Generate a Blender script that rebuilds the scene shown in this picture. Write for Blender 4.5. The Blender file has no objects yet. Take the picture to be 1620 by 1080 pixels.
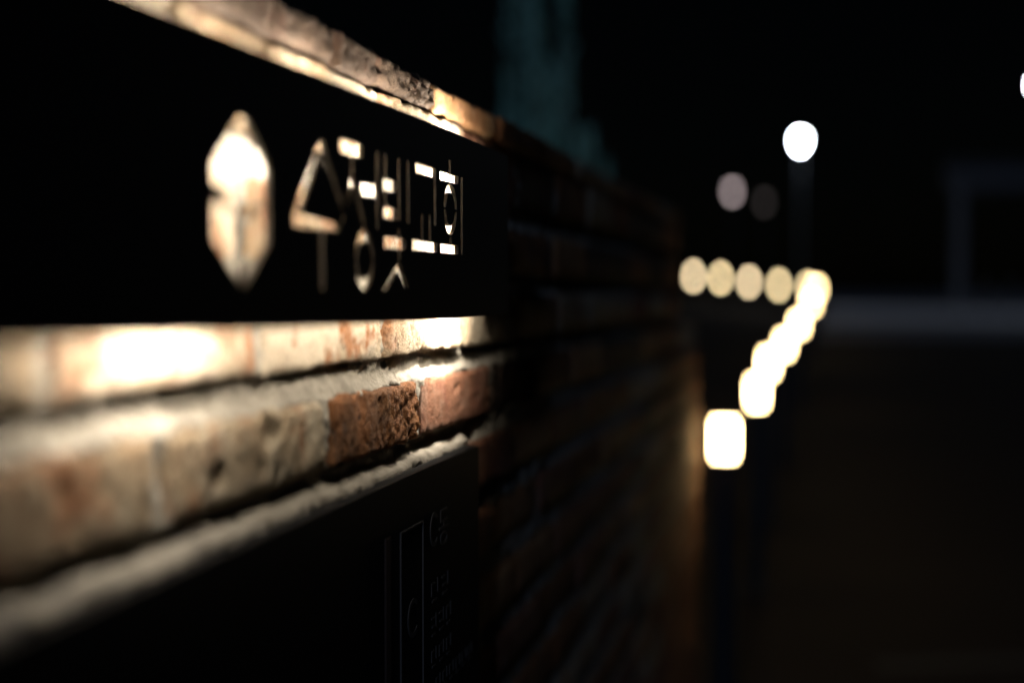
import bpy, bmesh, math, random
from mathutils import Vector, Matrix, noise
from mathutils.geometry import tessellate_polygon

R = math.radians
random.seed(7)
scene = bpy.context.scene
COL = scene.collection
EYE = 1.35            # height of the camera above the ground at the wall

# ------------------------------------------------------------------ camera
cam_d = bpy.data.cameras.new('camera')
cam = bpy.data.objects.new('camera', cam_d)
COL.objects.link(cam)
scene.camera = cam
cam_d.sensor_width = 36.0
cam_d.lens = 50.0
cam_d.clip_start = 0.02
cam_d.clip_end = 3000.0
yaw, pitch = math.atan(499 / 2250), math.atan(75 / 2250)
fwd = Vector((-math.sin(yaw) * math.cos(pitch), math.cos(yaw) * math.cos(pitch), -math.sin(pitch)))
cam.location = (0.3687, 0.0, EYE)
cam.rotation_euler = fwd.to_track_quat('-Z', 'Y').to_euler()
cam_d.dof.use_dof = True
cam_d.dof.focus_distance = 1.27
cam_d.dof.aperture_fstop = 1.5
cam_d.dof.aperture_blades = 0
cam_d.dof.aperture_ratio = 1.32

# ------------------------------------------------------------------ night sky and an added cool fill sun
FILL_EL, FILL_AZ = R(18), R(174.5)       # azimuth from +Y (along the wall) towards +X
world = bpy.data.worlds.new('World')
scene.world = world
world.use_nodes = True
wn = world.node_tree.nodes
wl = world.node_tree.links
wn.clear()
sky = wn.new('ShaderNodeTexSky')
sky.sky_type = 'NISHITA'
sky.sun_disc = False
sky.sun_elevation = FILL_EL
sky.sun_rotation = FILL_AZ
bg = wn.new('ShaderNodeBackground')
bg.inputs['Strength'].default_value = 0.00012
out = wn.new('ShaderNodeOutputWorld')
wl.new(sky.outputs['Color'], bg.inputs['Color'])
wl.new(bg.outputs['Background'], out.inputs['Surface'])

sun_d = bpy.data.lights.new('cool_fill', 'SUN')
sun_d.energy = 0.34  # added sun standing in for an unseen cool lamp on tree and wall
sun_d.angle = R(2.0)
sun_d.color = (0.46, 0.63, 1.0)
sun = bpy.data.objects.new('cool_fill', sun_d)
COL.objects.link(sun)
md = Vector((math.sin(FILL_AZ) * math.cos(FILL_EL), math.cos(FILL_AZ) * math.cos(FILL_EL), math.sin(FILL_EL)))
sun.rotation_euler = md.to_track_quat('Z', 'Y').to_euler()
sun.location = md * 30

vs = scene.view_settings
vs.view_transform = 'Standard'
vs.look = 'None'
vs.exposure = 0.0
vs.gamma = 1.0
scene.render.engine = 'CYCLES'
scene.cycles.use_adaptive_sampling = False
scene.cycles.use_denoising = True
scene.cycles.sample_clamp_indirect = 4.0
scene.cycles.max_bounces = 5
scene.cycles.diffuse_bounces = 3
scene.cycles.glossy_bounces = 2
scene.cycles.caustics_reflective = False
scene.cycles.caustics_refractive = False

# ------------------------------------------------------------------ materials
def new_mat(name):
    m = bpy.data.materials.new(name)
    m.use_nodes = True
    nt = m.node_tree
    return m, nt, nt.nodes['Principled BSDF']

def node(nt, t, **kw):
    n = nt.nodes.new(t)
    for k, v in kw.items():
        setattr(n, k, v)
    return n

def ramp(nt, a, b, ca=(0, 0, 0, 1), cb=(1, 1, 1, 1)):
    r = node(nt, 'ShaderNodeValToRGB')
    r.color_ramp.elements[0].position = a
    r.color_ramp.elements[1].position = b
    r.color_ramp.elements[0].color = ca
    r.color_ramp.elements[1].color = cb
    return r

def mixc(nt, fac, a, b):
    m = node(nt, 'ShaderNodeMix', data_type='RGBA')
    L = nt.links
    for sock, v in ((m.inputs[0], fac), (m.inputs[6], a), (m.inputs[7], b)):
        if hasattr(v, 'is_output'):
            L.new(v, sock)
        elif isinstance(v, (int, float)):
            sock.default_value = v
        else:
            sock.default_value = (*v, 1)
    return m.outputs[2]

def plain(name, col, rough=0.5, metal=0.0, spec=0.5, grain=0.0, scale=60.0, bump=0.0):
    m, nt, b = new_mat(name)
    b.inputs['Roughness'].default_value = rough
    b.inputs['Metallic'].default_value = metal
    b.inputs['Specular IOR Level'].default_value = spec
    b.inputs['Base Color'].default_value = (*col, 1)
    if grain or bump:
        tc = node(nt, 'ShaderNodeTexCoord')
        nz = node(nt, 'ShaderNodeTexNoise')
        nz.inputs['Scale'].default_value = scale
        nz.inputs['Detail'].default_value = 6
        nt.links.new(tc.outputs['Object'], nz.inputs['Vector'])
        if grain:
            nt.links.new(mixc(nt, nz.outputs['Fac'], [c * (1 - grain) for c in col], [min(1, c * (1 + grain)) for c in col]), b.inputs['Base Color'])
        if bump:
            bp = node(nt, 'ShaderNodeBump')
            bp.inputs['Strength'].default_value = bump
            bp.inputs['Distance'].default_value = 0.002
            nt.links.new(nz.outputs['Fac'], bp.inputs['Height'])
            nt.links.new(bp.outputs['Normal'], b.inputs['Normal'])
    return m

def emit(name, col, strength):
    m, nt, b = new_mat(name)
    b.inputs['Base Color'].default_value = (0.8, 0.8, 0.8, 1)
    b.inputs['Emission Color'].default_value = (*col, 1)
    b.inputs['Emission Strength'].default_value = strength
    return m

def brick_mat(name, base, second, streak, pits=0.35, smear=0.3, crack=0.4):
    """Old reclaimed brick: two clay tones in streaks, black pits, lime smears, rough cracked skin."""
    m, nt, b = new_mat(name)
    L = nt.links
    tc = node(nt, 'ShaderNodeTexCoord')
    oi = node(nt, 'ShaderNodeObjectInfo')
    add = node(nt, 'ShaderNodeVectorMath', operation='ADD')
    mul = node(nt, 'ShaderNodeVectorMath', operation='SCALE')
    comb = node(nt, 'ShaderNodeCombineXYZ')
    for i in range(3):
        L.new(oi.outputs['Random'], comb.inputs[i])
    L.new(comb.outputs[0], mul.inputs[0])
    mul.inputs['Scale'].default_value = 37.0
    L.new(tc.outputs['Object'], add.inputs[0])
    L.new(mul.outputs[0], add.inputs[1])
    P = add.outputs[0]
    mp = node(nt, 'ShaderNodeMapping')                 # streaks standing across the brick
    mp.inputs['Scale'].default_value = (20, 24, 10)
    L.new(P, mp.inputs['Vector'])
    def nz(scale, detail=5, rough=0.6, vec=P):
        n = node(nt, 'ShaderNodeTexNoise')
        n.inputs['Scale'].default_value = scale
        n.inputs['Detail'].default_value = detail
        n.inputs['Roughness'].default_value = rough
        L.new(vec, n.inputs['Vector'])
        return n.outputs['Fac']
    s1 = nz(1.0, 3, 0.5, mp.outputs[0])
    r1 = ramp(nt, 0.40, 0.62); L.new(s1, r1.inputs[0])
    c = mixc(nt, r1.outputs[0], base, second)
    r2 = ramp(nt, 0.53, 0.63); L.new(nz(17, 4, 0.65), r2.inputs[0])
    c = mixc(nt, r2.outputs[0], c, streak)
    r3 = ramp(nt, 0.53, 0.66); L.new(nz(22, 4, 0.7), r3.inputs[0])
    mm = node(nt, 'ShaderNodeMath', operation='MULTIPLY'); mm.inputs[1].default_value = smear
    L.new(r3.outputs[0], mm.inputs[0])
    c = mixc(nt, mm.outputs[0], c, (0.52, 0.48, 0.40))
    # fine grain
    r4 = ramp(nt, 0.3, 0.75, (0.42, 0.40, 0.38, 1), (1.32, 1.3, 1.28, 1)); L.new(nz(420, 3, 0.7), r4.inputs[0])
    g = node(nt, 'ShaderNodeMix', data_type='RGBA', blend_type='MULTIPLY'); g.inputs[0].default_value = 0.8
    L.new(c, g.inputs[6]); L.new(r4.outputs[0], g.inputs[7])
    # pits and burnt specks
    r5 = ramp(nt, 0.64, 0.70); L.new(nz(85, 3, 0.55), r5.inputs[0])
    m5 = node(nt, 'ShaderNodeMath', operation='MULTIPLY'); m5.inputs[1].default_value = pits
    L.new(r5.outputs[0], m5.inputs[0])
    c = mixc(nt, m5.outputs[0], g.outputs[2], (0.045, 0.030, 0.022))
    r6 = ramp(nt, 0.66, 0.74); L.new(nz(38, 4, 0.6), r6.inputs[0])
    m6 = node(nt, 'ShaderNodeMath', operation='MULTIPLY'); m6.inputs[1].default_value = pits
    L.new(r6.outputs[0], m6.inputs[0])
    c = mixc(nt, m6.outputs[0], c, (0.06, 0.042, 0.032))
    L.new(c, b.inputs['Base Color'])
    b.inputs['Roughness'].default_value = 0.88
    b.inputs['Specular IOR Level'].default_value = 0.25
    # relief
    wob = node(nt, 'ShaderNodeTexNoise'); wob.inputs['Scale'].default_value = 60; wob.inputs['Detail'].default_value = 3
    L.new(P, wob.inputs['Vector'])
    wv = node(nt, 'ShaderNodeVectorMath', operation='MULTIPLY_ADD')
    L.new(wob.outputs['Color'], wv.inputs[0]); wv.inputs[1].default_value = (0.02, 0.02, 0.02); L.new(P, wv.inputs[2])
    vo = node(nt, 'ShaderNodeTexVoronoi', feature='DISTANCE_TO_EDGE')
    vo.inputs['Scale'].default_value = 120
    L.new(wv.outputs[0], vo.inputs['Vector'])
    rv = ramp(nt, 0.0, 0.07); L.new(vo.outputs['Distance'], rv.inputs[0])
    msk = ramp(nt, 0.47, 0.60); L.new(nz(18, 2), msk.inputs[0])
    cm = node(nt, 'ShaderNodeMath', operation='MULTIPLY'); cm.inputs[1].default_value = crack
    L.new(msk.outputs[0], cm.inputs[0])
    cr = node(nt, 'ShaderNodeMix', data_type='FLOAT'); cr.inputs[2].default_value = 1.0
    L.new(cm.outputs[0], cr.inputs[0]); L.new(rv.outputs[0], cr.inputs[3])
    hs = node(nt, 'ShaderNodeMath', operation='MULTIPLY_ADD'); hs.inputs[1].default_value = 2.6
    L.new(nz(420, 4, 0.8), hs.inputs[0]); L.new(cr.outputs[0], hs.inputs[2])
    h2 = node(nt, 'ShaderNodeMath', operation='SUBTRACT'); L.new(hs.outputs[0], h2.inputs[0]); L.new(m5.outputs[0], h2.inputs[1])
    bp = node(nt, 'ShaderNodeBump')
    bp.inputs['Strength'].default_value = 0.9
    bp.inputs['Distance'].default_value = 0.0018
    L.new(h2.outputs[0], bp.inputs['Height'])
    L.new(bp.outputs['Normal'], b.inputs['Normal'])
    return m

BM = {
    'tan':    brick_mat('brick_tan', (0.36, 0.255, 0.155), (0.44, 0.355, 0.24), (0.34, 0.165, 0.08), 0.55, 0.25, 0.2),
    'buff':   brick_mat('brick_buff', (0.40, 0.30, 0.19), (0.48, 0.41, 0.30), (0.36, 0.19, 0.10), 0.9, 0.45, 0.3),
    'cream':  brick_mat('brick_cream', (0.50, 0.41, 0.29), (0.56, 0.48, 0.37), (0.36, 0.17, 0.08), 0.6, 0.5, 0.2),
    'brown':  brick_mat('brick_brown', (0.30, 0.12, 0.042), (0.22, 0.105, 0.048), (0.36, 0.16, 0.06), 0.85, 0.05, 0.6),
    'red':    brick_mat('brick_red', (0.25, 0.105, 0.055), (0.28, 0.135, 0.08), (0.21, 0.08, 0.045), 0.4, 0.15, 0.3),
    'orange': brick_mat('brick_orange', (0.42, 0.21, 0.09), (0.46, 0.27, 0.13), (0.34, 0.15, 0.06), 0.4, 0.15, 0.15),
    'crust':  brick_mat('brick_crust', (0.062, 0.041, 0.028), (0.095, 0.064, 0.043), (0.075, 0.037, 0.022), 1.0, 0.04, 0.8),
}

def mortar_mat():
    m, nt, b = new_mat('lime_mortar')
    L = nt.links
    tc = node(nt, 'ShaderNodeTexCoord')
    def nz(scale, detail=6, rough=0.65):
        n = node(nt, 'ShaderNodeTexNoise')
        n.inputs['Scale'].default_value = scale
        n.inputs['Detail'].default_value = detail
        n.inputs['Roughness'].default_value = rough
        L.new(tc.outputs['Object'], n.inputs['Vector'])
        return n.outputs['Fac']
    r = ramp(nt, 0.35, 0.68); L.new(nz(30), r.inputs[0])
    c = mixc(nt, r.outputs[0], (0.22, 0.198, 0.165), (0.37, 0.338, 0.28))
    r2 = ramp(nt, 0.62, 0.72); L.new(nz(300, 3), r2.inputs[0])
    c = mixc(nt, r2.outputs[0], c, (0.16, 0.14, 0.12))
    L.new(c, b.inputs['Base Color'])
    b.inputs['Roughness'].default_value = 0.95
    b.inputs['Specular IOR Level'].default_value = 0.15
    bp = node(nt, 'ShaderNodeBump')
    bp.inputs['Strength'].default_value = 1.0
    bp.inputs['Distance'].default_value = 0.0016
    L.new(nz(330, 4, 0.75), bp.inputs['Height'])
    L.new(bp.outputs['Normal'], b.inputs['Normal'])
    return m

M_MORTAR = mortar_mat()
M_SIGN = plain('black_powder_coat', (0.017, 0.0165, 0.016), 0.55, 0, 0.25, 0.2, 300, 0.06)
M_PLAQUE = plain('black_plaque_metal', (0.009, 0.0095, 0.0105), 0.6, 0, 0.12, 0.25, 180, 0.08)
M_PRINT = plain('grey_raised_print', (0.075, 0.070, 0.066), 0.7, 0, 0.15)
M_STRIPE = plain('brown_grey_stripe', (0.06, 0.042, 0.036), 0.7, 0, 0.2)
M_STEEL = plain('dull_steel', (0.25, 0.25, 0.25), 0.5, 0.8)
M_DARK = plain('dark_post_paint', (0.009, 0.009, 0.010), 0.6, 0, 0.15, 0.2, 40)
M_POLE = plain('grey_lamp_pole', (0.008, 0.009, 0.012), 0.5, 0.3, 0.4, 0.15, 8)
M_WHITE = plain('white_painted_concrete', (0.05, 0.05, 0.055), 0.7, 0, 0.3, 0.12, 3)
M_LINE = plain('worn_white_line', (0.07, 0.07, 0.07), 0.8, 0, 0.2, 0.4, 14)
M_LED = emit('led_chip', (1.0, 0.86, 0.68), 6.0)
M_BOLLARD = emit('warm_lamp_glass', (1.0, 0.73, 0.35), 34.0)
M_GLOBE_A = emit('pale_globe_pink', (1.0, 0.77, 0.46), 18.0)
M_GLOBE_B = emit('pale_globe_yellow', (1.0, 0.77, 0.42), 18.0)
M_STREET = emit('cold_street_light', (0.86, 0.95, 1.0), 140.0)
M_FARPINK = emit('faint_pink_light', (1.0, 0.80, 0.80), 4.0)
M_FARDIM = emit('very_faint_light', (1.0, 0.8, 0.7), 0.2)

# ------------------------------------------------------------------ helpers
def sm(a, b, t):
    t = max(0.0, min(1.0, (t - a) / (b - a)))
    return t * t * (3 - 2 * t)

def link(name, me, mat=None, parent=None):
    o = bpy.data.objects.new(name, me)
    COL.objects.link(o)
    if mat is not None and len(me.materials) == 0:
        me.materials.append(mat)
    if parent is not None:
        o.parent = parent
    return o

def thing(name, label, cat, loc=(0, 0, 0), group=None):
    o = bpy.data.objects.new(name, None)
    COL.objects.link(o)
    o.empty_display_size = 0.05
    o.location = loc
    o['label'] = label
    o['category'] = cat
    if group:
        o['group'] = group
    return o

def bm_mesh(name, bm, smooth=False):
    me = bpy.data.meshes.new(name)
    bmesh.ops.recalc_face_normals(bm, faces=bm.faces)
    if smooth:
        for f in bm.faces:
            f.smooth = True
    bm.to_mesh(me)
    bm.free()
    return me

def box_bm(x0, x1, y0, y1, z0, z1, bev=0.0, seg=2):
    bm = bmesh.new()
    r = bmesh.ops.create_cube(bm, size=1.0)
    bmesh.ops.scale(bm, vec=(x1 - x0, y1 - y0, z1 - z0), verts=bm.verts)
    bmesh.ops.translate(bm, vec=((x0 + x1) / 2, (y0 + y1) / 2, (z0 + z1) / 2), verts=bm.verts)
    if bev > 0:
        bmesh.ops.bevel(bm, geom=bm.edges[:], offset=bev, segments=seg, affect='EDGES', profile=0.6)
    return bm

def box(name, dims, mat, parent=None, bev=0.0):
    return link(name, bm_mesh(name, box_bm(*dims, bev=bev)), mat, parent)

def lathe(name, prof, mat, parent=None, n=20, smooth=True):
    bm = bmesh.new()
    rings = []
    for r, z in prof:
        rings.append([bm.verts.new((r * math.cos(2 * math.pi * k / n), r * math.sin(2 * math.pi * k / n), z)) for k in range(n)])
    for a, b in zip(rings, rings[1:]):
        for k in range(n):
            bm.faces.new((a[k], a[(k + 1) % n], b[(k + 1) % n], b[k]))
    bm.faces.new(rings[0][::-1])
    bm.faces.new(rings[-1])
    return link(name, bm_mesh(name, bm, smooth), mat, parent)

def tube_bm(bm, pts, radii, n=7):
    rings = []
    for i, p in enumerate(pts):
        p = Vector(p)
        d = (Vector(pts[min(i + 1, len(pts) - 1)]) - Vector(pts[max(i - 1, 0)])).normalized()
        u = d.orthogonal().normalized()
        v = d.cross(u)
        rings.append([bm.verts.new(p + (u * math.cos(2 * math.pi * k / n) + v * math.sin(2 * math.pi * k / n)) * radii[i]) for k in range(n)])
    for a, b in zip(rings, rings[1:]):
        for k in range(n):
            bm.faces.new((a[k], a[(k + 1) % n], b[(k + 1) % n], b[k]))
    bm.faces.new(rings[0][::-1]); bm.faces.new(rings[-1])

def copy_tree(o, parent=None):
    c = o.copy()
    COL.objects.link(c)
    if parent is not None:
        c.parent = parent
    for ch in list(o.children):
        copy_tree(ch, c)
    return c

# ------------------------------------------------------------------ ground
def gz(x, y):
    t = max(0.0, min(1.0, (y - 4.5) / 22.0))
    z = 0.62 * t * t
    z += 0.10 * max(0.0, min(8.0, -x - 0.3)) * sm(30, 50, y)
    return z

def sheet(name, xs, ys, dz, mat):
    bm = bmesh.new()
    g = [[bm.verts.new((x, y, gz(x, y) + dz)) for x in xs] for y in ys]
    for j in range(len(ys) - 1):
        for i in range(len(xs) - 1):
            bm.faces.new((g[j][i], g[j][i + 1], g[j + 1][i + 1], g[j + 1][i]))
    o = link(name, bm_mesh(name, bm), mat)
    return o

xs = [-900, -300, -100, -40, -20, -8.3, -6, -4, -2, -0.3, 0.5, 1, 2, 3, 5, 8, 12, 20, 40, 100, 300, 900]
ys = [-300, -60, -10, 0, 2, 4.5] + [4.5 + 22 * k / 16 for k in range(1, 17)] + [28, 30, 33, 36, 40, 44, 47, 50, 60, 80, 120, 300, 1500]
M_GROUND, nt, b = new_mat('dark_brown_paving')
tc = node(nt, 'ShaderNodeTexCoord')
n1 = node(nt, 'ShaderNodeTexNoise'); n1.inputs['Scale'].default_value = 0.8; n1.inputs['Detail'].default_value = 5
n2 = node(nt, 'ShaderNodeTexNoise'); n2.inputs['Scale'].default_value = 45; n2.inputs['Detail'].default_value = 5
nt.links.new(tc.outputs['Object'], n1.inputs['Vector']); nt.links.new(tc.outputs['Object'], n2.inputs['Vector'])
cc = mixc(nt, n1.outputs['Fac'], (0.024, 0.019, 0.015), (0.044, 0.034, 0.027))
rr = ramp(nt, 0.3, 0.7, (0.6, 0.6, 0.6, 1), (1.3, 1.3, 1.3, 1)); nt.links.new(n2.outputs['Fac'], rr.inputs[0])
mx = node(nt, 'ShaderNodeMix', data_type='RGBA', blend_type='MULTIPLY'); mx.inputs[0].default_value = 1
nt.links.new(cc, mx.inputs[6]); nt.links.new(rr.outputs[0], mx.inputs[7])
nt.links.new(mx.outputs[2], b.inputs['Base Color'])
b.inputs['Roughness'].default_value = 0.95
b.inputs['Specular IOR Level'].default_value = 0.1
bp = node(nt, 'ShaderNodeBump'); bp.inputs['Distance'].default_value = 0.004
nt.links.new(n2.outputs['Fac'], bp.inputs['Height']); nt.links.new(bp.outputs['Normal'], b.inputs['Normal'])
ground = sheet('ground', xs, ys, 0.0, M_GROUND)
ground['kind'] = 'structure'

M_LOT = plain('pale_concrete', (0.25, 0.25, 0.275), 0.9, 0, 0.1, 0.25, 0.35)
lot = sheet('parking_lot', [0.2, 2, 5, 12, 40, 90], [26.8, 28, 30, 33, 36, 40, 44, 47, 50, 60, 80, 150, 260], 0.006, M_LOT)
lot['kind'] = 'structure'
# painted bay lines on the paving at the right
for k, (x0, y0, x1, y1) in enumerate([(0.55, 5.28, 1.6, 5.62), (0.62, 4.86, 1.6, 5.18)]):
    bm = bmesh.new()
    d = Vector((x1 - x0, y1 - y0, 0)).normalized()
    n = Vector((-d.y, d.x, 0)) * 0.05
    a, c = Vector((x0, y0, 0)), Vector((x1, y1, 0))
    ring = []
    for i in range(9):
        p = a.lerp(c, i / 8)
        ring.append([bm.verts.new((q.x, q.y, gz(q.x, q.y) + 0.006)) for q in (p + n, p - n)])
    for p, q in zip(ring, ring[1:]):
        bm.faces.new((p[0], p[1], q[1], q[0]))
    o = link('painted_line', bm_mesh('painted_line', bm), M_LINE, ground)

# ------------------------------------------------------------------ brick wall
wall = thing('brick_wall', 'old reclaimed brick garden wall with thick pale mortar joints receding to the right', 'wall')
COURSE, BH = 0.0785, 0.053
WALL_END, STEP = 4.235, 3.62
ROWS = []                                        # (z0, z1, joints list, end)
rng = random.Random(21)
fixed = {  # joints measured on the photograph, metres along the wall
    2: [0.205, 0.478, 0.745, 1.019, 1.267, 1.557, 1.822, 2.09],
    1: [0.345, 0.623, 0.891, 1.160, 1.432, 1.70, 1.97],
    0: [0.330, 0.600, 0.865, 1.120, 1.390, 1.66, 1.93],
    -1: [0.22, 0.485, 0.765, 1.030, 1.147, 1.43, 1.70, 1.96],
    -2: [0.245, 0.505, 0.775, 1.035, 1.310, 1.575, 1.84],
}
def joints_for(k, end):
    j = list(fixed.get(k, [0.20 + 0.135 * (k % 2) + rng.uniform(-0.015, 0.015)]))
    while j[-1] < end - 0.16:
        j.append(j[-1] + rng.uniform(0.255, 0.282))
    j = [x for x in j if x < end - 0.09]
    j.append(end + 0.005)
    return j
for k in range(-2, 19):
    if k == -2:
        z0, z1 = 0.1745, 0.2015
    elif k == -1:
        z0, z1 = 0.1060, 0.1715
    else:
        z1 = 0.0770 - COURSE * k + 0.0015 * math.sin(k * 2.1) * (k > 2)
        z0 = z1 - BH
    if z0 + EYE < 0.0:
        break
    end = STEP if z1 > -0.10 else WALL_END
    ROWS.append((k, z0, z1, joints_for(k, end), end))

def brick_mesh(name, L, H, res, seed, rough=1.0, edge=0.004, depth=0.03, hollows=()):
    """Front face is a displaced grid at x~0 facing +X; sides run back by depth. Origin at the brick's centre."""
    nu = max(4, int(L / res)); nv = max(3, int(H / res))
    off = Vector((seed * 3.17, seed * 1.71, seed * 0.93))
    verts, faces = [], []
    wob = min(1.0, 0.006 / max(res, 1e-4)) if res < 0.02 else 0.5
    for j in range(nv + 1):
        for i in range(nu + 1):
            y = (i / nu - 0.5) * L; z = (j / nv - 0.5) * H
            p = Vector((0, y, z))
            e = min(L / 2 - abs(y), H / 2 - abs(z))
            n1 = noise.fractal((p * 22 + off), 1.0, 2.0, 3)
            n2 = noise.fractal((p * 150 + off), 0.7, 2.1, 5) * (0.55 + 0.75 * sm(-0.1, 0.5, y / L))
            chip = max(0.0, noise.noise(p * 60 + off * 1.3))
            x = 0.0016 * n1 * rough + 0.0019 * n2 * rough * wob
            er = edge * (0.7 + 1.3 * chip)
            if e < er:
                x -= er * 0.9 * (1 - e / er) ** 2
            pit = noise.noise(p * 55 + off * 2.1)
            if pit > 0.52:
                x -= 0.006 * (pit - 0.52) * 4 * rough
            for hy, hz, hr, hd in hollows:
                q = math.hypot((y - hy) / 1.3, z - hz) / hr * (1 + 0.35 * noise.noise(p * 130 + off))
                if q < 1:
                    x -= hd * (1 - q * q) ** 0.7
            w = 0.0016 * rough * max(0.0, 1 - e / 0.012)
            y += w * noise.noise(p * 40 + off + Vector((9, 0, 0)))
            z += w * 1.2 * noise.noise(p * 40 + off + Vector((0, 9, 0)))
            verts.append((x, y, z))
    W = nu + 1
    for j in range(nv):
        for i in range(nu):
            a = j * W + i
            faces.append((a, a + 1, a + W + 1, a + W))
    rim = [i for i in range(W)] + [j * W + nu for j in range(1, nv + 1)] + [nv * W + i for i in range(nu - 1, -1, -1)] + [j * W for j in range(nv - 1, 0, -1)]
    base = len(verts)
    for r in rim:
        v = verts[r]
        verts.append((-depth, v[1], v[2]))
    m = len(rim)
    for q in range(m):
        a, b = rim[q], rim[(q + 1) % m]
        faces.append((b, a, base + q, base + (q + 1) % m))
    faces.append(tuple(base + q for q in range(m)))
    me = bpy.data.meshes.new(name)
    me.from_pydata(verts, [], faces)
    for p in me.polygons:
        p.use_smooth = len(p.vertices) == 4
    me.update()
    return me

# brick colours where the photograph shows them; wall-end bricks brown to deepen the amber glow, the rest random
tone = {(2, 0): 'tan', (2, 1): 'tan', (2, 2): 'buff', (2, 3): 'brown', (2, 4): 'red', (2, 5): 'crust', (2, 6): 'brown',
        (1, 0): 'tan', (1, 1): 'cream', (1, 2): 'cream', (1, 3): 'tan', (1, 4): 'buff', (1, 5): 'red',
        (0, 0): 'tan', (0, 1): 'cream', (0, 2): 'tan', (0, 3): 'cream', (0, 4): 'cream', (0, 5): 'brown',
        (-1, 0): 'tan', (-1, 1): 'cream', (-1, 2): 'tan', (-1, 3): 'cream', (-1, 4): 'buff', (-1, 5): 'red',
        (-2, 0): 'crust', (-2, 1): 'crust', (-2, 2): 'crust', (-2, 3): 'crust', (-2, 4): 'orange', (-2, 5): 'brown'}
pool = ['brown', 'red', 'red', 'orange', 'tan', 'crust', 'brown', 'buff']
VJ = 0.016
HOLLOWS = {(2, 2): [(0.022, 0.013, 0.012, 0.012), (-0.062, -0.008, 0.008, 0.010), (0.036, -0.019, 0.006, 0.006), (0.048, 0.019, 0.004, 0.004), (0.062, 0.012, 0.003, 0.003)],
           (2, 1): [(0.03, 0.010, 0.006, 0.004)], (1, 2): [(0.02, 0.006, 0.005, 0.004), (0.085, 0.004, 0.004, 0.004)]}
shared = {}
count = 0
for k, z0, z1, js, end in ROWS:
    for i in range(len(js) - 1):
        a, b = js[i] + VJ / 2, js[i + 1] - VJ / 2
        L, H = b - a, z1 - z0
        c = (a + b) / 2
        zc = (z0 + z1) / 2
        near = c < 1.75 and z1 > -0.17
        # hidden behind the plaque or below the picture: leave to the mortar core
        if c < 1.30 and z1 < -0.17 and not (k <= 4 and c > 1.1):
            continue
        slope = (zc - 0.0) / max(c, 0.1)
        if slope < -0.36:
            continue
        t = tone.get((k, i), None) or ('brown' if c > 3.3 and zc < -0.1 else None) or pool[rng.randrange(len(pool))]  # glow colour put into the low bricks at the wall end
        jit = rng.uniform(-0.003, 0.003)
        if near:
            focus = 0.95 < c < 1.5
            res = 0.0022 if focus else 0.004
            rg = {'brown': 1.3, 'crust': 2.0, 'buff': 1.3, 'cream': 1.0, 'tan': 1.0, 'red': 0.7, 'orange': 0.6}[t]
            me = brick_mesh('brick', L, H, res, 10 * k + i + 50, rg, (0.0045 if k != -2 else 0.006) if c < 1.45 else 0.0022, 0.03 if k > -2 else 0.19, HOLLOWS.get((k, i), ()))
            sc = (1, 1, 1)
        else:
            q = (t, rng.randrange(3), 'cap' if k == -2 else 'b')
            if q not in shared:
                hh = 0.027 if k == -2 else BH
                shared[q] = brick_mesh('brick', 0.26, hh, 0.012, 300 + len(shared), 0.8, 0.0022, 0.03 if k > -2 else 0.19)
                shared[q].materials.append(BM[t])
            me = shared[q]
            hh = 0.027 if k == -2 else BH
            sc = (1, L / 0.26, H / hh)
        if len(me.materials) == 0:
            me.materials.append(BM[t])
        o = link('brick', me, None, wall)
        o.location = (jit + (0.004 if k == -2 else 0), c, EYE + zc)
        o.scale = sc
        o.rotation_euler = (rng.uniform(-0.006, 0.006), 0, rng.uniform(-0.006, 0.006))
        count += 1

# mortar: a weathered sheet, deep under the upper brick and flush on the lower one
def mortar_depth(y, z):
    if y > 3.05:                     # joints set deep so the lamp glow at the wall end stays orange
        return -0.012
    x = -0.016
    for k, z0, z1, js, end in ROWS:
        nxt = z1 + (COURSE - BH) if k > 0 else {0: 0.106, -1: 0.1745, -2: 0.25}[k]
        if z1 - 0.002 <= z <= nxt + 0.002:
            t = max(0, min(1, (z - z1) / max(nxt - z1, 1e-4)))
            if k == 3 and y < 1.437:          # mortar dragged out over the plaque's top edge
                return 0.0060 - 0.0040 * sm(1.05, 1.40, y) - 0.0175 * sm(0.20, 0.70, t)
            x = -0.0035 - (0.0085 if k <= 2 else (0.0125 if y < 1.5 else (0.0015 if y < 3 else 0.008))) * min(1.0, t / 0.5) ** 0.9 if k != -1 else -0.011
            break
        if z0 <= z <= z1:
            for j in js:
                if abs(y - j) < VJ * 1.3:
                    x = -0.004
            break
    return x

def mortar_sheet(ya, yb, za, zb, ry, rz, amp):
    ny, nz_ = int((yb - ya) / ry), int((zb - za) / rz)
    vs_, fs_ = [], []
    for j in range(nz_ + 1):
        z = za + (zb - za) * j / nz_
        for i in range(ny + 1):
            y = ya + (yb - ya) * i / ny
            p = Vector((0, y, z))
            x = mortar_depth(y + 0.003 * noise.noise(p * 50), z + 0.0055 * noise.noise(p * 24 + Vector((4, 0, 0))))
            x += amp * (0.0036 * noise.fractal(p * 26, 1.0, 2.0, 3) + 0.0026 * noise.fractal(p * 140, 0.7, 2.1, 4))
            vs_.append((x, y, EYE + z))
    W = ny + 1
    for j in range(nz_):
        for i in range(ny):
            a = j * W + i
            fs_.append((a, a + 1, a + W + 1, a + W))
    return vs_, fs_

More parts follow.
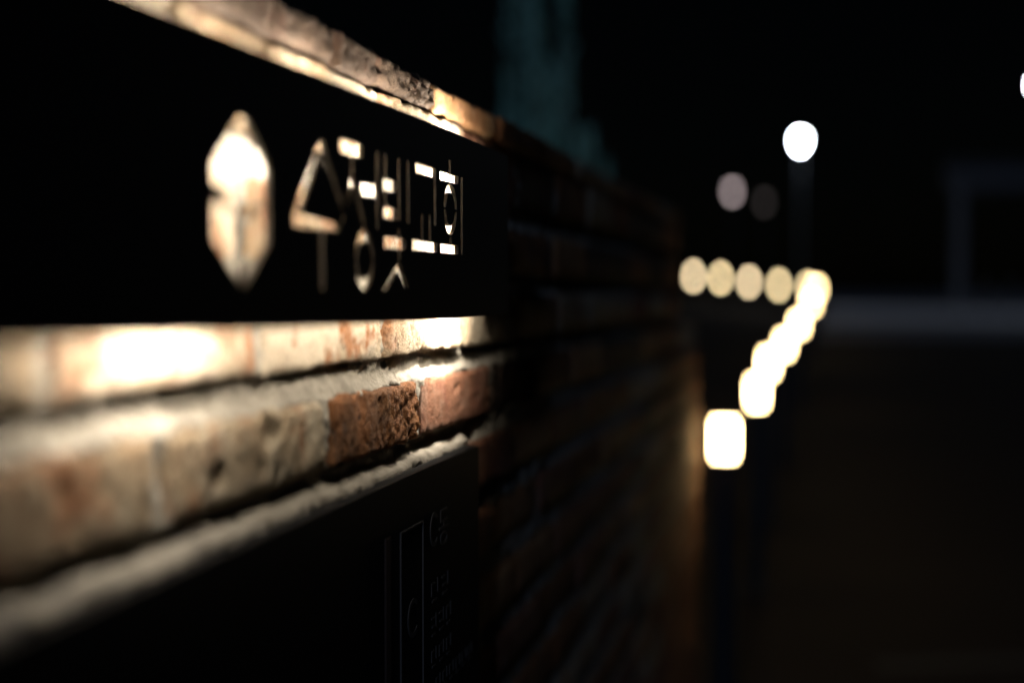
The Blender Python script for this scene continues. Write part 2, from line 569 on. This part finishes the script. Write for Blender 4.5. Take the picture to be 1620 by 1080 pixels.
v1, f1 = mortar_sheet(0.25, 1.75, -0.26, 0.172, 0.003, 0.0024, 1.0)
me = bpy.data.meshes.new('mortar'); me.from_pydata(v1, [], f1); me.update()
for p in me.polygons: p.use_smooth = True
link('mortar', me, M_MORTAR, wall)
v1, f1 = mortar_sheet(1.75, STEP, -0.26, 0.172, 0.02, 0.0075, 0.8)
me = bpy.data.meshes.new('mortar'); me.from_pydata(v1, [], f1); me.update()
link('mortar', me, M_MORTAR, wall)
v1, f1 = mortar_sheet(0.25, STEP, -EYE - 0.02, -0.26, 0.03, 0.0085, 0.8)
me = bpy.data.meshes.new('mortar'); me.from_pydata(v1, [], f1); me.update()
link('mortar', me, M_MORTAR, wall)
v1, f1 = mortar_sheet(STEP, WALL_END, -EYE - 0.02, -0.092, 0.03, 0.0085, 0.8)
me = bpy.data.meshes.new('mortar'); me.from_pydata(v1, [], f1); me.update()
link('mortar', me, M_MORTAR, wall)
box('core', (-0.20, -0.024, 0.25, STEP - 0.003, -0.02, EYE + 0.172), M_MORTAR, wall)
box('core', (-0.20, -0.024, STEP - 0.001, WALL_END - 0.002, -0.02, EYE - 0.092), M_MORTAR, wall)

# ------------------------------------------------------------------ lit sign with cut-out lettering
X0, X1 = 0.0436, 0.047         # back and front of the face plate
SY0, SY1, SZ0, SZ1 = 0.47, 1.432, -0.021, 0.1415
sign = thing('wall_sign', 'long black metal sign with backlit cut-out letters mounted off the brick wall', 'sign', (0, 0, EYE))

def rect(a, b, c, d):
    return [(a, c), (b, c), (b, d), (a, d)]

def half_ring(cy, cz, ro, rzo, ri, rzi, up, gap=0.0008, n=18):
    pts = []
    s = 1 if up else -1
    g = math.asin(gap / rzo); gi = math.asin(gap / rzi)
    for k in range(n + 1):
        a = g + (math.pi - 2 * g) * k / n
        pts.append((cy + ro * math.cos(a), cz + s * rzo * math.sin(a)))
    for k in range(n + 1):
        a = math.pi - gi - (math.pi - 2 * gi) * k / n
        pts.append((cy + ri * math.cos(a), cz + s * rzi * math.sin(a)))
    return pts

W = 0.004
holes = []
# emblem: upright hexagon
cy, cz = 0.7515, 0.0500
vb, hb = 0.0014, 0.0009        # half widths of the upright and the level bar that divide it
holes.append([(cy + vb, cz - 0.0460), (cy + 0.040, cz - 0.020), (cy + 0.040, cz - hb), (cy + vb, cz - hb)])
holes.append([(cy + 0.040, cz + hb), (cy + 0.040, cz + 0.024), (cy + 0.007, cz + 0.048), (cy - 0.006, cz + 0.048), (cy - 0.040, cz + 0.020), (cy - 0.040, cz + hb + 0.009), (cy - 0.024, cz + hb + 0.008), (cy - 0.024, cz + hb)])
holes.append([(cy - vb, cz - hb), (cy - 0.040, cz - hb), (cy - 0.040, cz - 0.020), (cy - vb, cz - 0.0460)])
# first syllable
holes.append([(0.876, 0.0985), (0.884, 0.0985), (0.926, 0.057), (0.9175, 0.057), (0.8795, 0.0920), (0.8435, 0.0525), (0.831, 0.0525)])
holes.append([(0.828, 0.0425), (0.8755, 0.0425), (0.8755, 0.003), (0.8835, 0.003), (0.8835, 0.0425), (0.916, 0.0425), (0.916, 0.0505), (0.828, 0.0505)])
# second syllable
holes.append([(0.916, 0.1045), (0.963, 0.1045), (0.963, 0.0965), (0.944, 0.0965), (0.944, 0.082), (0.9715, 0.0475), (0.9615, 0.0475), (0.940, 0.0745), (0.9205, 0.0475), (0.911, 0.0475), (0.936, 0.082), (0.936, 0.0965), (0.916, 0.0965)])
holes.append([(0.960, 0.0705), (0.992, 0.0705), (0.992, 0.0475), (1.000, 0.0475), (1.000, 0.1035), (0.992, 0.1035), (0.992, 0.0785), (0.960, 0.0785)])
for u in (True, False):
    holes.append(half_ring(0.967, 0.024, 0.022, 0.0215, 0.014, 0.0135, u))
# third syllable
holes.append([(1.0115, 0.0565), (1.0445, 0.0565), (1.0445, 0.0650), (1.0195, 0.0650), (1.0195, 0.0772), (1.0445, 0.0772), (1.0445, 0.0858), (1.0195, 0.0858), (1.0195, 0.104), (1.0115, 0.104)])
holes.append(rect(1.0455, 1.0535, 0.0565, 0.104))
holes.append(rect(1.0700, 1.0780, 0.0555, 0.104))
holes.append([(1.0115, 0.0345), (1.0455, 0.0345), (1.0455, 0.0255), (1.0535, 0.0255), (1.0535, 0.0345), (1.068, 0.0345), (1.068, 0.0430), (1.0535, 0.0430), (1.0535, 0.0505), (1.0455, 0.0505), (1.0455, 0.0430), (1.0115, 0.0430)])
holes.append([(1.0455, 0.0240), (1.0535, 0.0240), (1.0790, 0.0040), (1.0685, 0.0040), (1.0480, 0.0175), (1.0200, 0.0030), (1.0085, 0.0030), (1.0440, 0.0220)])
# fourth syllable
holes.append([(1.0957, 0.1050), (1.1560, 0.1050), (1.1560, 0.0573), (1.1480, 0.0573), (1.1480, 0.0970), (1.0957, 0.0970)])
holes.append([(1.0854, 0.0350), (1.1603, 0.0350), (1.1603, 0.0432), (1.1406, 0.0432), (1.1406, 0.0655), (1.1326, 0.0655), (1.1326, 0.0432), (1.1176, 0.0432), (1.1176, 0.0655), (1.1096, 0.0655), (1.1096, 0.0432), (1.0854, 0.0432)])
# fifth syllable
holes.append([(1.1696, 0.0972), (1.2294, 0.0972), (1.2294, 0.1046), (1.2040, 0.1046), (1.2040, 0.1165), (1.1965, 0.1165), (1.1965, 0.1046), (1.1696, 0.1046)])
for u in (True, False):
    holes.append(half_ring(1.2025, 0.0737, 0.0222, 0.0222, 0.0142, 0.0145, u))
holes.append([(1.1705, 0.0352), (1.2296, 0.0352), (1.2296, 0.0430), (1.2070, 0.0430), (1.2070, 0.0505), (1.1990, 0.0505), (1.1990, 0.0430), (1.1705, 0.0430)])
holes.append(rect(1.2376, 1.2456, 0.0350, 0.1045))

def plate_with_holes(name, outer, holes, x0, x1):
    loops = [outer] + holes
    polys = [[Vector((p[0], p[1], 0)) for p in l] for l in loops]
    flat = [p for l in loops for p in l]
    tris = tessellate_polygon(polys)
    n = len(flat)
    verts = [(x1, p[0], p[1]) for p in flat] + [(x0, p[0], p[1]) for p in flat]
    faces = []
    for t in tris:
        a, b, c = [flat[i] for i in t]
        area = (b[0] - a[0]) * (c[1] - a[1]) - (c[0] - a[0]) * (b[1] - a[1])
        t = tuple(t) if area > 0 else tuple(reversed(t))
        faces.append(t)
        faces.append(tuple(n + i for i in reversed(t)))
    s = 0
    for l in loops:
        m = len(l)
        for q in range(m):
            a, b = s + q, s + (q + 1) % m
            faces.append((a, b, n + b, n + a))
        s += m
    me = bpy.data.meshes.new(name)
    me.from_pydata(verts, [], faces)
    bm = bmesh.new(); bm.from_mesh(me)
    bmesh.ops.recalc_face_normals(bm, faces=bm.faces)
    bm.to_mesh(me); bm.free()
    return me

link('face_plate', plate_with_holes('face_plate', rect(SY0, SY1, SZ0, SZ1), holes, X0, X1), M_SIGN, sign)
for y, xb in ((SY0, 0.020), (SY1 - 0.0025, 0.0165)):
    box('end_return', (xb, X0 - 0.0002, y, y + 0.0025, SZ0, SZ1), M_SIGN, sign)
for y in (0.60, 1.385):
    for z in (0.02, 0.10):
        bm = bmesh.new()
        tube_bm(bm, [(-0.014, y, z), (X0 - 0.0002, y, z)], [0.004, 0.004], 10)
        link('standoff', bm_mesh('standoff', bm), M_STEEL, sign)

def led(y, z, power, xl=0.0352, spread=173, size=0.016):
    """A small module on the back of the plate: housing reaching towards the wall, lens at xl."""
    o = box('led_module', (xl + 0.0013, X0 - 0.0005, y - 0.012, y + 0.012, z - 0.008, z + 0.008), M_SIGN, sign, 0.001)
    box('lens', (xl, xl + 0.0011, y - 0.008, y + 0.008, z - 0.005, z + 0.005), M_LED, o)
    ld = bpy.data.lights.new('led_light', 'AREA')
    ld.shape = 'DISK'; ld.size = size; ld.spread = R(spread); ld.energy = power; ld.color = (1.0, 0.89, 0.75)
    lo = bpy.data.objects.new('led_light', ld); COL.objects.link(lo)
    lo.parent = o
    lo.location = (xl - 0.0007, y, z)
    lo.rotation_euler = (0, R(90), 0)          # shine towards the wall (-X)
    return o

for y, z, p, xl in [(0.800, 0.1135, 1.0, 0.035), (0.650, 0.120, 1.4, 0.035), (0.712, 0.002, 0.62, 0.029), (0.766, 0.002, 0.55, 0.029),
                    (0.960, 0.1210, 1.1, 0.035), (1.130, 0.1210, 1.0, 0.035), (1.340, 0.116, 3.0, 0.035), (1.340, 0.000, 4.0, 0.033)]:
    led(y, z, p, xl, 169 if y > 1.3 else 173)
def strip(z, power):
    o = box('led_strip', (0.0415, X0 - 0.0005, 0.56, 1.41, z - 0.004, z + 0.004), M_SIGN, sign)
    ld = bpy.data.lights.new('strip_light', 'AREA')
    ld.shape = 'RECTANGLE'; ld.spread = R(179); ld.size = 0.006; ld.size_y = 0.80; ld.energy = power; ld.color = (1.0, 0.88, 0.72)
    lo = bpy.data.objects.new('strip_light', ld); COL.objects.link(lo)
    lo.parent = o
    lo.location = (0.040, 0.985, z)
    lo.rotation_euler = (0, R(90), 0)
strip(0.1235, 1.9)
strip(-0.0135, 1.05)

# ------------------------------------------------------------------ plaque under the sign
plaque = thing('building_plaque', 'large black metal plaque with faint grey lettering fixed to the wall under the lit sign', 'plaque', (0, 0, EYE))
box('plate', (-0.001, 0.016, 0.30, 1.432, -0.80, -0.157), M_PLAQUE, plaque, 0.0012)
PX = 0.0163
def bar(name, a, b, c, d, mat=None, h=0.0008):
    return box(name, (PX, PX + h, a, b, c, d), mat or M_PRINT, plaque)
bar('stripe', 1.108, 1.122, -0.62, -0.2005, M_STRIPE)
for a, b, c, d in [(1.150, 1.2195, -0.2035, -0.202), (1.150, 1.1515, -0.62, -0.2036), (1.218, 1.2195, -0.62, -0.2036), (1.1516, 1.2179, -0.62, -0.6185)]:
    bar('map_outline', a, b, c, d, None, 0.0012)

def text_mesh(name, body, y, z, h, wy, parent, mat):
    """Lettering standing on the plaque: the text's x runs along the wall, its baseline at z."""
    cu = bpy.data.curves.new(name, 'FONT')
    cu.body = body
    cu.size = 1.0
    cu.extrude = 0.0
    tmp = bpy.data.objects.new(name, cu)
    COL.objects.link(tmp)
    dg = bpy.context.evaluated_depsgraph_get()
    me = bpy.data.meshes.new_from_object(tmp.evaluated_get(dg))
    bpy.data.objects.remove(tmp)
    if len(me.vertices) == 0:
        return None
    xs_ = [v.co.x for v in me.vertices]; ys_ = [v.co.y for v in me.vertices]
    sx = wy / max(1e-6, max(xs_) - min(xs_)); sy = h / max(1e-6, max(ys_) - min(ys_))
    x0, y0 = min(xs_), min(ys_)
    for v in me.vertices:
        v.co = Vector((PX + 0.0006, y + (v.co.x - x0) * sx, z + (v.co.y - y0) * sy))
    bm = bmesh.new(); bm.from_mesh(me)
    r = bmesh.ops.extrude_face_region(bm, geom=bm.faces[:])
    bmesh.ops.translate(bm, vec=(-0.0006, 0, 0), verts=[g for g in r['geom'] if isinstance(g, bmesh.types.BMVert)])
    bmesh.ops.recalc_face_normals(bm, faces=bm.faces)
    bm.to_mesh(me); bm.free()
    me.materials.clear()
    return link(name, me, mat, parent)

text_mesh('lettering', 'C', 1.243, -0.2325, 0.032, 0.024, plaque, M_PRINT)
text_mesh('lettering', '\ub3d9', 1.274, -0.2360, 0.034, 0.034, plaque, M_PRINT)
text_mesh('lettering', 'C', 1.172, -0.300, 0.034, 0.028, plaque, M_PRINT)

# small lines of print too faint to read: little upright and level strokes
def print_line(y0, z0, n, h, pitch, seed):
    r = random.Random(seed)
    bm = bmesh.new()
    for q in range(n):
        y = y0 + q * pitch
        w = pitch * 0.72
        ss = [(y, y + w * 0.5, z0 + h * 0.80, z0 + h * 0.90), (y + w * 0.80, y + w * 0.92, z0 + h * 0.35, z0 + h), (y + w * 0.1, y + w * 0.75, z0, z0 + h * 0.12)]
        if r.random() < 0.6:
            ss.append((y, y + w * 0.12, z0 + h * 0.30, z0 + h * 0.76))
        else:
            ss.append((y + w * 0.1, y + w * 0.6, z0 + h * 0.40, z0 + h * 0.52))
        for a, b, c, d in ss:
            t = box_bm(PX, PX + 0.0006, a, b, c, d)
            tm = bpy.data.meshes.new('t'); t.to_mesh(tm); t.free()
            bm.from_mesh(tm); bpy.data.meshes.remove(tm)
    link('print_line', bm_mesh('print_line', bm), M_PRINT, plaque)
for y0, z0, n, h, pitch, sd in [(1.247, -0.283, 2, 0.020, 0.036, 1), (1.247, -0.3145, 3, 0.020, 0.026, 2), (1.247, -0.3435, 3, 0.018, 0.026, 3),
                                (1.262, -0.370, 6, 0.016, 0.024, 4), (1.247, -0.400, 3, 0.020, 0.026, 5), (1.247, -0.428, 5, 0.018, 0.026, 6)]:
    print_line(y0, z0, n, h, pitch, sd)

# ------------------------------------------------------------------ bollard lamps along the path
def make_bollard():
    t = thing('bollard_lamp', 'x', 'lamp', group='lit bollards in a row past the wall')
    box('base', (-0.06, 0.06, -0.06, 0.06, 0.0, 0.02), M_DARK, t, 0.003)
    box('post', (-0.032, 0.032, -0.032, 0.032, 0.02, 0.845), M_DARK, t, 0.004)
    box('lamp_glass', (-0.034, 0.034, -0.034, 0.034, 0.846, 0.952), M_BOLLARD, t, 0.006)
    box('cap', (-0.042, 0.042, -0.042, 0.042, 0.953, 0.967), M_DARK, t, 0.003)
    return t
first = make_bollard()
words = ['big square lit bollard lamp nearest the brick wall end, lowest of the lit row',
         'lit bollard lamp second from the brick wall, just above and right of the nearest one',
         'lit bollard lamp third from the brick wall in the slanting lit row',
         'lit bollard lamp fourth from the brick wall, midway up the slanting lit row',
         'lit bollard lamp fifth from the brick wall in the upper half of the slanting row',
         'lit bollard lamp sixth from the brick wall, second from the top of the slanting row',
         'farthest lit bollard lamp, topmost of the slanting row at the bend of the seven shape']
for i, (x, y, z) in enumerate([(0.070, 4.300, 0.917), (0.063, 6.476, 0.909), (0.040, 8.317, 0.949), (0.052, 10.985, 0.966),
                               (0.076, 15.297, 1.03), (0.119, 22.487, 1.203), (0.130, 30.697, 1.457)]):
    o = first if i == 0 else copy_tree(first)
    o['label'] = words[i]
    k = (1.04, 1.0, 1.1, 1.25, 1.55, 1.9, 2.5)[i]
    o.location = (x, y, z - 0.899 * 1.0)
    if k != 1.0:                                # far lanterns widened to make their lights burn brighter
        o.scale = (k, k, 1)
    o.location.z = gz(x, y)
    o.scale.z = (z - gz(x, y)) / 0.899

# ------------------------------------------------------------------ pale globe lamps far off
def globe_lamp(label, loc, mat, r):
    x, y, z = loc
    g = gz(x, y)
    t = thing('globe_lamp', label, 'lamp', (x, y, g), 'pale globe lamps in a level row')
    h = z - g
    lathe('post', [(0.07, 0), (0.07, 0.05), (0.035, 0.07), (0.03, h - r - 0.02), (0.07, h - r - 0.01), (0.07, h - r * 0.86)], M_DARK, t, 12)
    prof = [(r * math.sin(math.pi * q / 12), h - r * math.cos(math.pi * q / 12)) for q in range(2, 12)] + [(0.01, h + r)]
    lathe('globe', prof, mat, t, 20)
    return t
for (x, y, z), mat, lab in [((-4.702, 55.266, 2.034), M_GLOBE_A, 'pale globe lamp at the left end of the level row, next to the wall end'),
                            ((-3.675, 55.492, 1.961), M_GLOBE_B, 'pale globe lamp second from the left in the level row'),
                            ((-2.600, 55.725, 1.814), M_GLOBE_A, 'pinkish globe lamp third from the left in the level row'),
                            ((-1.478, 55.970, 1.692), M_GLOBE_B, 'yellowish globe lamp fourth from the left, last before the bright bend'),
                            ((-0.379, 56.210, 1.594), M_GLOBE_B, 'globe lamp at the bright bend, rightmost of the level row')]:
    globe_lamp(lab, (x, y, z), mat, 0.125)

# ------------------------------------------------------------------ street lamps
def street_lamp(label, loc, mat, w, power=0.0, col=(0.8, 0.9, 1.0), arm=1.0, turn=0.0):
    x, y, z = loc
    g = gz(x, y)
    t = thing('street_lamp', label, 'street lamp', (x, y, g), 'street lamps in the distance')
    t.rotation_euler = (0, 0, R(turn))
    h = z - g
    lathe('pole', [(0.16, 0), (0.16, 0.25), (0.09, 0.3), (0.055, h - 0.25), (0.05, h + 0.12)], M_POLE, t, 14)
    bm = bmesh.new()
    tube_bm(bm, [(0, 0, h + 0.05), (0, -0.35 * arm, h + 0.20), (0, -0.8 * arm, h + 0.24)], [0.04, 0.035, 0.03], 8)
    link('arm', bm_mesh('arm', bm), M_POLE, t)
    hd = link('lamp_housing', bm_mesh('lamp_housing', box_bm(-w * 0.62, w * 0.62, -0.8 * arm - w * 1.1, -0.8 * arm + w * 0.4, h + 0.17, h + 0.29, 0.04)), M_POLE, t)
    # bowl-shaped diffuser below the housing
    bm = bmesh.new()
    n = 18
    rings = []
    for q in range(7):
        a = q / 6 * math.pi / 2
        rr_, zz = w * 0.55 * math.cos(a), h + 0.168 - w * 0.62 * math.sin(a)
        rings.append([bm.verts.new((max(rr_, 0.004) * math.cos(2 * math.pi * k / n), -0.8 * arm - w * 0.3 + max(rr_, 0.004) * math.sin(2 * math.pi * k / n), zz)) for k in range(n)])
    for A, B in zip(rings, rings[1:]):
        for k in range(n):
            bm.faces.new((A[k], A[(k + 1) % n], B[(k + 1) % n], B[k]))
    bm.faces.new(rings[0]); bm.faces.new(rings[-1])
    link('diffuser', bm_mesh('diffuser', bm, True), mat, t)
    if power:
        ld = bpy.data.lights.new('street_light', 'SPOT')
        ld.energy = power; ld.color = col; ld.spot_size = R(150); ld.spot_blend = 0.5; ld.shadow_soft_size = 0.25
        lo = bpy.data.objects.new('street_light', ld); COL.objects.link(lo)
        lo.parent = t
        lo.location = (0, -0.8 * arm - w * 0.3, h + 0.10 - w * 0.65)
    return t
street_lamp('bright cold white street lamp high in the middle of the dark sky', (-0.777, 61.449, 7.60), M_STREET, 0.36, 220)
street_lamp('cold white street lamp cut by the right edge of the picture', (7.72, 47.9, 7.85), M_STREET, 0.28, 220, turn=-90)
street_lamp('faint pinkish street lamp below and left of the bright one', (-5.507, 91.153, 7.70), M_FARPINK, 0.50)
street_lamp('almost unseen dim street lamp just right of the faint pinkish one', (-3.549, 91.564, 7.05), M_FARDIM, 0.50)

# ------------------------------------------------------------------ pavilion and posts on the lot
pg = gz(5.2, 62.5)
pav = thing('open_pavilion', 'open pale framed pavilion with tall columns standing on the lit lot at the right', 'pavilion', (5.75, 62.5, pg))
for x, y in [(0, 0), (5.6, 1.2), (0.32, 4.2), (5.9, 5.4)]:
    c = box('column', (x - 0.22, x + 0.22, y - 0.22, y + 0.22, 0.18, 5.2), M_WHITE, pav, 0.02)
    box('plinth', (x - 0.32, x + 0.32, y - 0.32, y + 0.32, 0.0, 0.178), M_WHITE, c, 0.02)
def prism(name, pts, z0, z1, mat, parent):
    bm = bmesh.new()
    a = [bm.verts.new((p[0], p[1], z0)) for p in pts]
    b_ = [bm.verts.new((p[0], p[1], z1)) for p in pts]
    n = len(pts)
    bm.faces.new(a[::-1]); bm.faces.new(b_)
    for k in range(n):
        bm.faces.new((a[k], a[(k + 1) % n], b_[(k + 1) % n], b_[k]))
    return link(name, bm_mesh(name, bm), mat, parent)
prism('fascia_beam', [(-0.5, -0.7), (6.3, 0.75), (6.2, 1.15), (-0.6, -0.3)], 5.203, 5.9, M_WHITE, pav)
prism('fascia_beam', [(-0.1, 3.8), (6.7, 5.25), (6.6, 5.65), (-0.2, 4.2)], 5.203, 5.9, M_WHITE, pav)
prism('roof', [(-0.7, -1.0), (6.7, 0.58), (6.9, 6.2), (-0.4, 4.6)], 5.903, 6.15, M_POLE, pav)

for lab, x, y in [('short grey post on the lit lot nearer the pavilion column', 6.353, 57.7), ('short grey post on the lit lot nearer the right edge', 7.308, 57.9)]:
    g = gz(x, y)
    t = thing('low_post', lab, 'post', (x, y, g), 'short posts on the lot')
    lathe('shaft', [(0.13, 0), (0.13, 0.02), (0.10, 0.03), (0.10, 1.05)], M_WHITE, t, 14)
    lathe('cap', [(0.12, 1.051), (0.12, 1.09), (0.07, 1.13), (0.02, 1.14)], M_POLE, t, 14)

# ------------------------------------------------------------------ conifers behind the wall
M_LEAF, nt, b = new_mat('blue_green_needles')
oi = node(nt, 'ShaderNodeTexCoord')
nn = node(nt, 'ShaderNodeTexNoise'); nn.inputs['Scale'].default_value = 1.0
mpp = node(nt, 'ShaderNodeMapping'); mpp.inputs['Scale'].default_value = (22, 22, 2.2)
nt.links.new(oi.outputs['Object'], mpp.inputs['Vector']); nt.links.new(mpp.outputs[0], nn.inputs['Vector'])
rr = ramp(nt, 0.35, 0.65); nt.links.new(nn.outputs['Fac'], rr.inputs[0])
nt.links.new(mixc(nt, rr.outputs[0], (0.10, 0.26, 0.20), (0.28, 0.52, 0.44)), b.inputs['Base Color'])
b.inputs['Roughness'].default_value = 0.7
b.inputs['Specular IOR Level'].default_value = 0.2
M_BARK = plain('dark_bark', (0.06, 0.045, 0.035), 0.9, 0, 0.2, 0.4, 30, 0.5)

def conifer(name, label, cat, loc, stems, n_leaf, seed, group=None):
    """stems: (dx, dy, height, spread). Upright sprays of scale leaves round several leading stems."""
    r = random.Random(seed)
    t = thing(name, label, cat, loc, group)
    bm = bmesh.new()
    h0 = max(s[2] for s in stems)
    tube_bm(bm, [(0, 0, -0.05), (0.01, 0, 0.3), (0, 0.01, 0.7)], [0.06, 0.05, 0.035], 9)
    for dx, dy, h, sp in stems:
        tube_bm(bm, [(0, 0, 0.45), (dx * 0.7, dy * 0.7, 0.9), (dx, dy, 1.4 if h > 2 else h * 0.7), (dx, dy, h * 0.97)], [0.028, 0.022, 0.016, 0.004], 6)
    link('trunk', bm_mesh('trunk', bm, True), M_BARK, t)
    vs_, fs_ = [], []
    for q in range(n_leaf):
        dx, dy, h, sp = r.choice(stems)
        u = r.random() ** 0.9
        z = 0.25 + (h - 0.25) * u
        prof = (0.45 + 0.55 * math.sin(math.pi * min(1.0, 0.12 + u * 1.0))) * (1.0 - 0.75 * max(0, (u - 0.75) / 0.25) ** 1.5)
        clump = 0.72 + 0.5 * noise.noise(Vector((dx * 9 + seed, dy * 9, z * 3.3)))
        rad = sp * prof * clump * (r.uniform(0.05, 1.0) ** 0.7) * 1.25
        a = r.uniform(0, 2 * math.pi)
        k = min(1.0, z / (1.4 if h > 2 else h * 0.7))
        c = Vector((dx * k + rad * math.cos(a), dy * k + rad * math.sin(a), z))
        up = Vector((0.35 * math.cos(a) + r.uniform(-.25, .25), 0.35 * math.sin(a) + r.uniform(-.25, .25), 1)).normalized()
        side = up.cross(Vector((r.uniform(-1, 1), r.uniform(-1, 1), 0.1))).normalized()
        ln, wd = r.uniform(0.035, 0.075), r.uniform(0.006, 0.012)
        i0 = len(vs_)
        nrm = up.cross(side)
        vs_ += [c, c + up * ln * 0.45 + side * wd + nrm * 0.003, c + up * ln, c + up * ln * 0.45 - side * wd + nrm * 0.003]
        fs_.append((i0, i0 + 1, i0 + 2, i0 + 3))
    me = bpy.data.meshes.new('crown')
    me.from_pydata([tuple(v) for v in vs_], [], fs_)
    me.update()
    link('crown', me, M_LEAF, t)
    return t
conifer('columnar_juniper', 'tall slender blue-green conifer rising above the wall behind the sign', 'tree', (-1.03, 6.89, gz(-1, 6.9)),
        [(-0.13, 0.0, 4.3, 0.045), (-0.06, 0.06, 4.6, 0.06), (0.0, -0.04, 3.0, 0.06), (0.135, 0.02, 4.2, 0.035), (-0.16, 0.03, 2.40, 0.06), (0.06, 0.03, 2.45, 0.055)], 5600, 5)
conifer('young_juniper', 'low dark green conifer top peeping over the wall right of the tall one', 'tree', (-0.76, 6.98, gz(-0.76, 7)),
        [(-0.02, 0.0, 2.12, 0.06), (0.05, 0.03, 1.98, 0.05), (-0.08, 0.0, 2.12, 0.06)], 1300, 8)

print('bricks', count)
